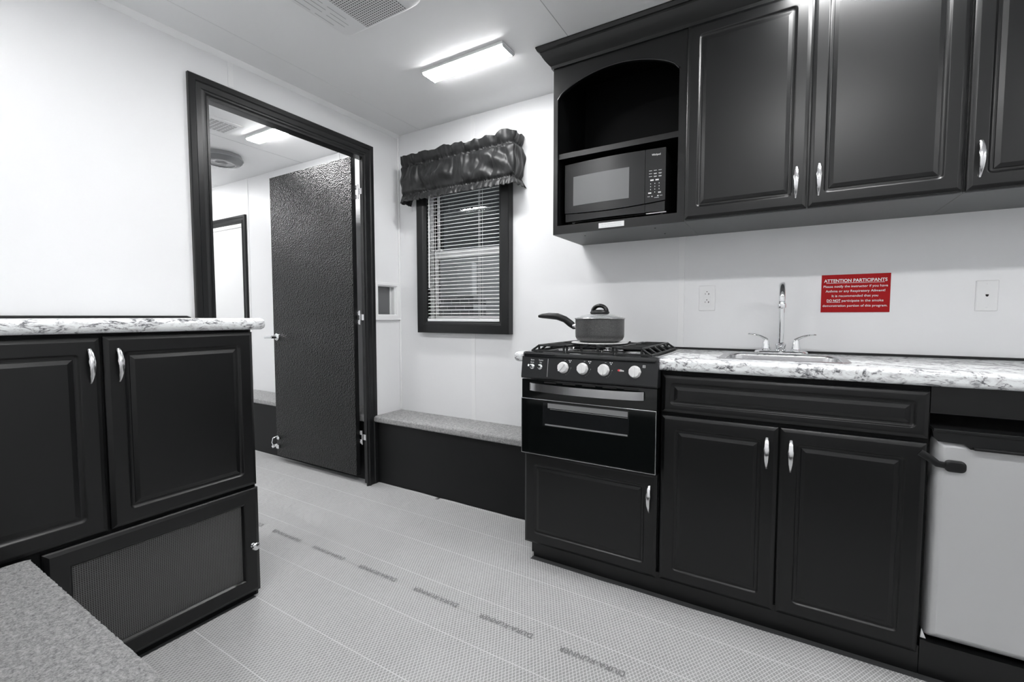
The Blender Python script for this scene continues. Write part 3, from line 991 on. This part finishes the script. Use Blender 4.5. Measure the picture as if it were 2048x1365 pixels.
for i in range(N+1):
    t = i/N
    x = 1.290+(1.772-1.290)*t
    y = -.545-.038*math.sin(math.pi*t)**.6
    rings.append([bm.verts.new(p) for p in ((x, y, .749), (x, y, .781), (x, y+.006, .781), (x, y+.006, .749))])
for a, b in zip(rings, rings[1:]):
    for i in range(4): bm.faces.new([a[i], a[(i+1) % 4], b[(i+1) % 4], b[i]])
bm.faces.new(rings[0]); bm.faces.new(rings[-1])
box(bm, 1.290, 1.304, -.548, -.536, .752, .778); box(bm, 1.758, 1.772, -.548, -.536, .752, .778)
obj('handle', bm, STEEL, od, angle=30)
bm = B()
for k in range(5):
    x = 1.355+k*.085
    box(bm, x, x+.055, -.5405, -.5375, .783, .789)
obj('vent_slots', bm, DARKHOLE, od, smooth=False)

# burners and grates
def burner(x, y, r):
    bm = B()
    lathe(bm, [(r*1.25, .0), (r*1.25, .003), (r, .006), (r, .014), (r*.97, .017), (r*.3, .019), (.001, .019)], (x, y, .902), 'z', 28)
    return obj('burner', bm, STEEL, rg)
for x, y, r in ((1.40, -.42, .034), (1.70, -.42, .036), (1.53, -.17, .038)):
    burner(x, y, r)
def bar(bm, p, q, w_=.0055, h=.006):
    p, q = Vector(p), Vector(q)
    sweep(bm, [p, q], [(h, w_), (h, w_)], 8, side=(0, 0, 1) if abs((q-p).normalized().z) < .9 else (1, 0, 0))
GZ, GT = .917, .940
def grate(x0, x1, left, right, mids=()):
    """cast grate section; sloping fingers at the outer side, uprights at the front"""
    bm = B()
    ya, yb = -.522, -.085
    def hbar(x0_, x1_, y0_, y1_, z0_, z1_): box(bm, x0_, x1_, y0_, y1_, z0_, z1_, .0022, 2)
    hbar(x0, x1, ya-.005, ya+.005, GZ-.008, GZ+.004)
    hbar(x0, x1, yb-.005, yb+.005, GZ-.008, GZ+.004)
    if left:  hbar(x0-.004, x0+.004, ya, yb, GZ-.008, GZ+.003)
    if right: hbar(x1-.004, x1+.004, ya, yb, GZ-.008, GZ+.003)
    xs0, xs1 = x0+(.034 if left else .004), x1-(.034 if right else .004)
    tz = GT+.004
    n = 6
    for k in range(n):
        y = ya+(yb-ya)*k/(n-1)
        for flag, xa, xb in ((left, x0, xs0), (right, x1, xs1)):
            if flag:
                bar(bm, (xa, y, GZ), (xb, y, tz-.004), .0042, .0045)
        if left or right: hbar(xs0, xs1, y-.0042, y+.0042, tz-.008, tz)
        elif k not in (0, n-1):
            xm = (xs0+xs1)/2
            for xa, xb in ((xs0, xm-.035), (xm+.035, xs1)): hbar(xa, xb, y-.0042, y+.0042, tz-.008, tz)
    for x in (xs0, xs1, *mids):
        hbar(x-.0042, x+.0042, ya-.004, ya+.005, GZ-.006, tz)
        hbar(x-.0042, x+.0042, ya-.004, (yb if x in (xs0, xs1) else ya+.10), tz-.008, tz)
        hbar(x-.0042, x+.0042, yb-.005, yb+.004, GZ-.006, tz)
    return obj('grate', bm, GRATE, rg, angle=50)
grate(1.288, 1.440, True, False)
grate(1.446, 1.648, False, False, mids=(1.513, 1.583))
grate(1.654, 1.790, False, True)

# heat disc and saucepan
PX, PY = 1.525, -.345
bm = lathe(B(), [(.001, 0), (.118, 0), (.121, .002), (.121, .004), (.118, .0055), (.001, .0055)], (PX, PY, .9465), 'z', 56, caps=False)
tag(obj('heat_disc', bm, DISC), 'white round metal disc on the stove grates under the saucepan', 'disc')
PZ = .952
sp_ = empty('saucepan', (PX, PY, PZ), 'grey speckled saucepan with a long black handle on the stove', 'saucepan')
obj('pan_body', lathe(B(), [(.001, 0), (.078, 0), (.086, .003), (.097, .010), (.1035, .022), (.1045, .035), (.1045, .097), (.106, .0985), (.1045, .100), (.102, .098), (.101, .03), (.09, .008), (.001, .006)], (PX, PY, PZ), 'z', 64, caps=False), PAN, sp_, angle=50)
hd = B()
hp = [(PX-.103, PY, PZ+.066), (PX-.118, PY-.002, PZ+.066), (PX-.135, PY-.004, PZ+.078), (PX-.160, PY-.008, PZ+.097), (PX-.195, PY-.013, PZ+.110), (PX-.235, PY-.018, PZ+.113), (PX-.268, PY-.022, PZ+.1125), (PX-.285, PY-.024, PZ+.111)]
hr = [(.012, .011), (.014, .011), (.016, .012), (.015, .013), (.0155, .014), (.014, .014), (.0105, .013), (.006, .009)]
sweep(hd, hp, hr, 14, side=(0, 0, 1))
obj('handle', hd, BLACKPLASTIC, sp_)
obj('handle_bracket', sweep(B(), [(PX-.100, PY, PZ+.068), (PX-.123, PY-.003, PZ+.068)], [(.0115, .012), (.0115, .012)], 12, side=(0, 0, 1)), STEEL, sp_)
ld = empty('pan_lid', (PX, PY, PZ+.1), 'domed glass lid with an arched black knob on the saucepan', 'lid')
obj('glass_dome', lathe(B(), [(.1035, .1005), (.103, .104), (.085, .112), (.055, .1195), (.03, .1225), (.001, .1235), (.001, .1215), (.03, .1205), (.055, .1175), (.085, .110), (.100, .1015)], (PX, PY, PZ), 'z', 56, caps=False), LIDG, ld, angle=60)
obj('rim', lathe(B(), [(.1015, .1), (.1075, .1), (.1082, .1025), (.1065, .1045), (.1015, .1045), (.1015, .1)], (PX, PY, PZ), 'z', 56, caps=False), STEEL, ld)
bm = B()
lathe(bm, [(.001, .121), (.034, .121), (.041, .124), (.041, .129), (.037, .135), (.020, .139), (.001, .1395)], (PX, PY, PZ), 'z', 40, caps=False)
a_ = [(PX+.031*math.cos(t), PY+.0, PZ+.131+.026*math.sin(t)) for t in [math.pi*k/16 for k in range(17)]]
# arch oriented across the view (perpendicular to handle is not needed)
sweep(bm, a_, [(.012, .0085)]*17, 12, side=(0, 1, 0))
obj('knob', bm, BLACKPLASTIC, ld)

# ------------------------------------------------------------ upper cabinets
YU = -.3475
ZU, ZT = 1.432, H
mc = empty('open_cabinet', (1.58, -.17, ZU), 'charcoal open wall cabinet with an arched niche above the microwave', 'cabinet')
bm = B()
box(bm, 1.303, 1.319, YU+.018, -.001, ZU, ZT-.002)
box(bm, 1.838, 1.860, YU+.018, -.001, ZU, ZT-.002)
box(bm, 1.319, 1.838, -.02, -.001, ZU, ZT-.002)
box(bm, 1.319, 1.838, YU+.018, -.02, ZT-.03, ZT-.002)
box(bm, 1.319, 1.838, YU+.018, -.02, ZU+.016, ZU+.038)
obj('body', bm, CABIN, mc, smooth=False)
obj('side_panel', bx(1.300, 1.3035, YU+.001, -.001, ZU, ZT-.002), CAB, mc, smooth=False)
obj('shelf', bx(1.319, 1.838, YU+.012, -.02, 1.766, 1.790, .001), CAB, mc, smooth=False)
obj('underside', bx(1.3005, 1.8668, YU+.0005, -.001, ZU-.0008, ZU), UNDERSIDE, mc, smooth=False)
# arched face frame
bm = B()
pts = [(1.321, ZT-.002), (1.321, 2.022)]
NA = 28
for k in range(NA+1):
    t = k/NA
    x = 1.321+(1.838-1.321)*t
    pts.append((x, 2.022+.086*math.sin(math.pi*t)**.62*(1 if 1 else 0)))
pts += [(1.838, 2.022), (1.838, ZT-.002)]
q = []
for p in pts:
    if not q or (abs(p[0]-q[-1][0])+abs(p[1]-q[-1][1])) > 1e-5: q.append(p)
for (a, b), (c, d) in zip(q[1:], q[2:]):
    if abs(a-c) < 1e-6: continue
    prism(bm, [(a, b), (c, d), (c, ZT-.002), (a, ZT-.002)], lambda x, z: (x, YU, z), lambda x, z: (x, YU+.018, z))
box(bm, 1.3035, 1.321, YU, YU+.018, ZU, ZT-.002)
box(bm, 1.838, 1.866, YU, YU+.018, ZU, ZT-.002)
box(bm, 1.321, 1.838, YU, YU+.018, ZU, 1.470)
obj('face_frame', bm, CAB, mc, smooth=False)
bm = B()
ar = [(1.321+(1.838-1.321)*k/NA, YU-.001, 2.022+.086*math.sin(math.pi*k/NA)**.62) for k in range(NA+1)]
sweep(bm, ar, .0035, 8, side=(0, 1, 0))
obj('arch_edge', bm, CAB, mc)
bm = B()
for x, y in ((1.422, -.264), (1.739, -.28), (1.746, -.129)):
    lathe(bm, [(.004, 0), (.0035, -.0012)], (x, y, ZU-.0008), 'z', 10)
obj('screw', bm, DARKHOLE, mc)

def upper(x0, x1, label, doors):
    c = empty('wall_cabinet', ((x0+x1)/2, -.17, ZU), label, 'cabinet')
    obj('body', bx(x0, x1, YU, -.001, ZU+.004, ZT-.002), CAB, c, smooth=False)
    obj('underside', bx(x0, x1, YU, -.001, ZU, ZU+.004), UNDERSIDE, c, smooth=False)
    for u0, u1, hx in doors:
        d = raised_door('door', u0, u1, ZU+.004, 2.157, FX(YU), c, T=.020, F=.043)
        pull(hx, 1.471, 1.574, FX(YU-.020), d)
    return c
upper(1.867, 2.660, 'charcoal wall cabinet with a pair of raised panel doors above the sink', [(1.870, 2.2645, 2.233), (2.2705, 2.655, 2.298)])
upper(2.661, 3.46, 'charcoal wall cabinet cut by the right edge of the photo', [(2.6645, 3.055, 2.690), (3.061, 3.455, 3.43)])

# crown moulding returning at its left end
bm = B()
cp_ = [(0, 2.160), (.008, 2.160), (.010, 2.172), (.018, 2.178), (.030, 2.192), (.040, 2.207), (.046, 2.222), (.050, 2.226), (.056, 2.228), (.062, 2.240), (.062, H-.001), (0, H-.001)]
ringA = [bm.verts.new((1.301-a, -.002, z)) for a, z in cp_]
ringB = [bm.verts.new((1.301-a, YU-a, z)) for a, z in cp_]
ringC = [bm.verts.new((4.39, YU-a, z)) for a, z in cp_]
n = len(cp_)
for a, b in ((ringA, ringB), (ringB, ringC)):
    for i in range(n): bm.faces.new([a[i], a[(i+1) % n], b[(i+1) % n], b[i]])
bm.faces.new(ringA); bm.faces.new(ringC)
tag(obj('crown_moulding', bm, CROWN, angle=20), 'charcoal crown moulding running along the top of the wall cabinets', 'moulding')

# microwave
mw = empty('microwave', (1.56, -.17, 1.472), 'black microwave on the bottom shelf of the open wall cabinet', 'microwave')
MX0, MX1, MZ0, MZ1 = 1.345, 1.786, 1.488, 1.742
obj('body', bx(MX0+.004, MX1-.004, -.295, -.03, MZ0, MZ1-.002, .003), MWBODY, mw)
def bow(x): 
    t = (x-MX0)/(MX1-MX0)
    return -.318-.016*math.sin(math.pi*t)
def bowed(x0, x1, z0, z1, y_in, off, n=16):
    bm = B()
    rings = []
    for i in range(n+1):
        x = x0+(x1-x0)*i/n
        y = bow(x)-off
        zb_ = z0(x) if callable(z0) else z0
        zt_ = z1(x) if callable(z1) else z1
        rings.append([bm.verts.new(p) for p in ((x, y, zb_), (x, y, zt_), (x, y_in, zt_), (x, y_in, zb_))])
    for a, b in zip(rings, rings[1:]):
        for i in range(4): bm.faces.new([a[i], a[(i+1) % 4], b[(i+1) % 4], b[i]])
    bm.faces.new(rings[0]); bm.faces.new(rings[-1])
    return bm
XS = 1.7055
curve = lambda x: MZ0+.040-.012*math.sin(math.pi*(x-MX0)/(MX1-MX0)) + .006*((x-MX0)/(MX1-MX0))
md = obj('door', bowed(MX0, XS, curve, MZ1, -.296, 0), MWDOOR, mw, angle=30)
obj('door_lower_trim', bowed(MX0+.001, XS, MZ0+.002, lambda x: curve(x)-.003, -.296, -.006), MWBODY, md, angle=30)
obj('window', bowed(1.388, 1.642, 1.556, 1.683, -.31, .0012), MWSCREEN, md, angle=30)
pn = obj('control_panel', bowed(XS+.0015, MX1, lambda x: curve(x), MZ1, -.296, .0), MWBODY, mw, angle=30)
obj('open_button', bowed(XS+.0015, MX1-.002, MZ0+.003, lambda x: curve(x)-.004, -.296, -.004), MWBODY, mw, angle=30)
MF = lambda u, v, d: (u, bow(u)-d-.0005, v)
text('printed_logo', 'Whirlpool', MF, 1.749, 1.7145, width=.034, height=.0078, parent=pn, bold=.02)
bm = B()
def dash(x, z, w_, h_):
    prism(bm, [(x-w_/2, z-h_/2), (x+w_/2, z-h_/2), (x+w_/2, z+h_/2), (x-w_/2, z+h_/2)], lambda p, q: MF(p, q, 0), lambda p, q: MF(p, q, .0006))
for r in range(3):
    for c_ in range(3):
        dash(1.728+.0185*c_, 1.655-.0115*r, .012, .0018)
        if c_ and r: dash(1.728+.0185*c_, 1.6525-.0115*r, .010, .0012)
dash(1.734, 1.617, .013, .006); dash(1.754, 1.617, .013, .006)
for r in range(4):
    for c_ in range(3):
        if r == 3 and c_ != 1: continue
        dash(1.729+.0165*c_, 1.603-.0115*r, .0024, .0036)
dash(1.726, 1.566, .012, .005); dash(1.764, 1.566, .011, .005)
dash(1.722, 1.552, .009, .0016); dash(1.770, 1.553, .010, .0016); dash(1.753, 1.546, .018, .0014); dash(1.758, 1.553, .006, .004); dash(1.735, 1.552, .004, .004)
obj('printed_buttons', bm, INK, pn, smooth=False)
obj('steel_strip', bx(XS+.004, MX1+.004, -.315, -.300, MZ0-.004, MZ0+.0005, .001), STEEL, mw)
for x, y in ((1.37, -.27), (1.765, -.27), (1.37, -.06), (1.765, -.06)):
    obj('foot', lathe(B(), [(.010, 0), (.011, .003), (.010, .018)], (x, y, 1.4702), 'z', 16), STEEL if y < -.1 else BLACKPLASTIC, mw)

# sticker below the microwave
lb = obj('warning_label', bx(1.517, 1.628, YU-.0008, YU-.0001, 1.4405, 1.4622), WHITEPLASTIC, smooth=False)
tag(lb, 'small white sticker with faint print on the rail under the microwave', 'sticker')
LF = FX(YU-.0008)
text('printed_word', 'Do Not Remove Microwave', LF, 1.573, 1.4535, width=.086, height=.0042, m=GREYINK, parent=lb, thick=.0002)
text('printed_word', 'During the Demonstration', LF, 1.573, 1.4445, width=.086, height=.0042, m=GREYINK, parent=lb, thick=.0002)

# ------------------------------------------------------------ wall fittings
sg = empty('notice_sign', (2.447, -.001, 1.08), 'red notice headed ATTENTION PARTICIPANTS on the wall right of the faucet', 'sign')
obj('sign_board', bx(2.338, 2.556, -.0025, -.0002, 1.079, 1.2285), RED, sg, smooth=False)
SF = FX(-.0025)
text('printed_heading', 'ATTENTION PARTICIPANTS', SF, 2.446, 1.1985, width=.200, height=.0125, parent=sg, bold=.02)
bm = B(); box(bm, 2.354, 2.538, -.0030, -.0026, 1.1945, 1.1958)
obj('underline', bm, INK, sg, smooth=False)
for s_, z, w_ in (('Please notify the instructor if you have', 1.1775, .203), ('Asthma or any Respiratory Ailment!', 1.1590, .188),
                  ('It is recommended that you', 1.1400, .146), ('demonstration portion of this program.', 1.1010, .205)):
    text('printed_line', s_, SF, 2.4465, z, width=w_, height=.0092, parent=sg, bold=.006)
text('printed_line', 'DO NOT', SF, 2.380, 1.1208, width=.045, height=.0098, parent=sg, bold=.022)
text('printed_line', 'participate in the smoke', SF, 2.4715, 1.1208, width=.130, height=.0092, parent=sg, bold=.006)
bm = B(); box(bm, 2.358, 2.402, -.0030, -.0026, 1.1178, 1.1188)
obj('underline', bm, INK, sg, smooth=False)

ot = empty('wall_outlet', (1.909, -.001, 1.088), 'white double power outlet on the wall left of the faucet', 'outlet')
obj('cover_plate', loops(B(), 1.8745, 1.944, 1.088, 1.2025, [(0, 0, .003), (0, .003, .003), (.002, .005, .003), (.004, .0055, .003)], FX(0)), WHITEPLASTIC, ot)
obj('receptacle', loops(B(), 1.8925, 1.926, 1.109, 1.182, [(0, 0, .001), (0, .0015, .001), (.001, .002, .001)], FX(-.0055)), WHITEPLASTIC, ot)
bm = B()
for zc in (1.165, 1.128):
    lathe(bm, [(.0021, 0), (.0021, -.0004)], (1.909, -.0076, zc+.009), 'y', 12)
    box(bm, 1.9015, 1.9030, -.0080, -.0074, zc-.004, zc+.003)
    box(bm, 1.9145, 1.9165, -.0080, -.0074, zc-.005, zc+.003)
    box(bm, 1.9165, 1.9205, -.0080, -.0074, zc-.0018, zc)
obj('slots', bm, DARKHOLE, ot, smooth=False)
bm = B()
box(bm, 1.8935, 1.9075, -.0085, -.0074, 1.1445, 1.1515, .0005); box(bm, 1.911, 1.925, -.0085, -.0074, 1.1445, 1.1515, .0005)
obj('test_buttons', bm, WHITEPLASTIC, ot)

pj = empty('phone_jack', (2.821, -.001, 1.081), 'white wall plate with one dark phone socket, right of the red notice', 'wall plate')
obj('cover_plate', loops(B(), 2.791, 2.849, 1.081, 1.1895, [(0, 0, .003), (0, .003, .003), (.002, .005, .003), (.004, .0055, .003)], FX(0)), WHITEPLASTIC, pj)
bm = B(); prism(bm, [(-.004, .004), (.004, .004), (.004, 0), (.0015, -.004), (-.0015, -.004), (-.004, 0)], lambda p, q: (2.820+p, -.0054, 1.136+q), lambda p, q: (2.820+p, -.0059, 1.136+q))
obj('socket', bm, DARKHOLE, pj, smooth=False)
bm = B()
for z in (1.1765, 1.094): lathe(bm, [(.0022, 0), (.0018, -.0008)], (2.820, -.0055, z), 'y', 12)
obj('screw', bm, TRIMW, pj)

# ------------------------------------------------------------ ceiling air conditioner panel
ac = empty('ceiling_air_vent', (.81, -1.2, H), 'white ceiling air vent panel with a perforated grille', 'vent')
bm = loops(B(), .604, 1.018, -1.56, -.884, [(0, 0, .03), (.006, .010, .03), (.020, .024, .03), (.030, .026, .025)], lambda u, v, d: (u, v, H-d), n=6)
obj('housing', bm, HOUSING, ac, angle=50)
obj('grille', bx(.748, .958, -1.42, -.914, H-.0285, H-.0255), GRILLE, ac, smooth=False)
bm = B()
for x in (.640, .668, .690, .712):
    for y0 in (-1.075, -1.18, -1.285, -1.39, -1.495):
        if x in (.668, .690): y0 += .03
        box(bm, x, x+.0022, y0, y0+.085, H-.0268, H-.0258)
obj('louvre_slots', bm, SLOTG, ac, smooth=False)

# next room's ceiling register and round fan cover
cr_ = empty('ceiling_register', (-.82, -.69, H), 'small square grey air register on the next room ceiling', 'vent')
obj('frame', bx(-.93, -.715, -.80, -.60, H-.006, H, .002), HOUSING, cr_)
bm = B()
for i in range(6):
    for j in range(6):
        x, y = -.905+i*.028, -.775+j*.026
        box(bm, x, x+.020, y, y+.018, H-.0075, H-.006)
obj('grid_openings', bm, SLOTG, cr_, smooth=False)
fn = empty('round_fan_cover', (-1.365, -.415, H), 'round grey domed fan cover hanging from the next room ceiling', 'fan')
obj('rim', lathe(B(), [(.001, 0), (.130, 0), (.138, -.020), (.145, -.026), (.146, -.031), (.142, -.033), (.001, -.033)], (-1.365, -.415, H), 'z', 48, caps=False), FANR, fn, angle=40)
obj('dome', lathe(B(), [(.142, -.032), (.137, -.046), (.122, -.060), (.110, -.064), (.088, -.065), (.080, -.058), (.042, -.056), (.034, -.062), (.001, -.064)], (-1.365, -.415, H), 'z', 48, caps=False), FANM, fn, angle=40)

# far door in the next room
d2 = empty('door_2', (-2.2, 0, 0)); struct(d2, 'white door in a dark frame, seen through the doorway')
obj('casing', casing_frame(B(), -2.72, -1.802, 0, 1.943, .066, FX(0), T=.02), CASING, d2, angle=25)
obj('door_leaf', bx(-2.66, -1.862, -.008, -.001, .01, 1.84, .002), WHITEPLASTIC, d2)
obj('head_rail', bx(-2.66, -1.862, -.014, -.001, 1.84, 1.872, .003), HOUSING, d2)
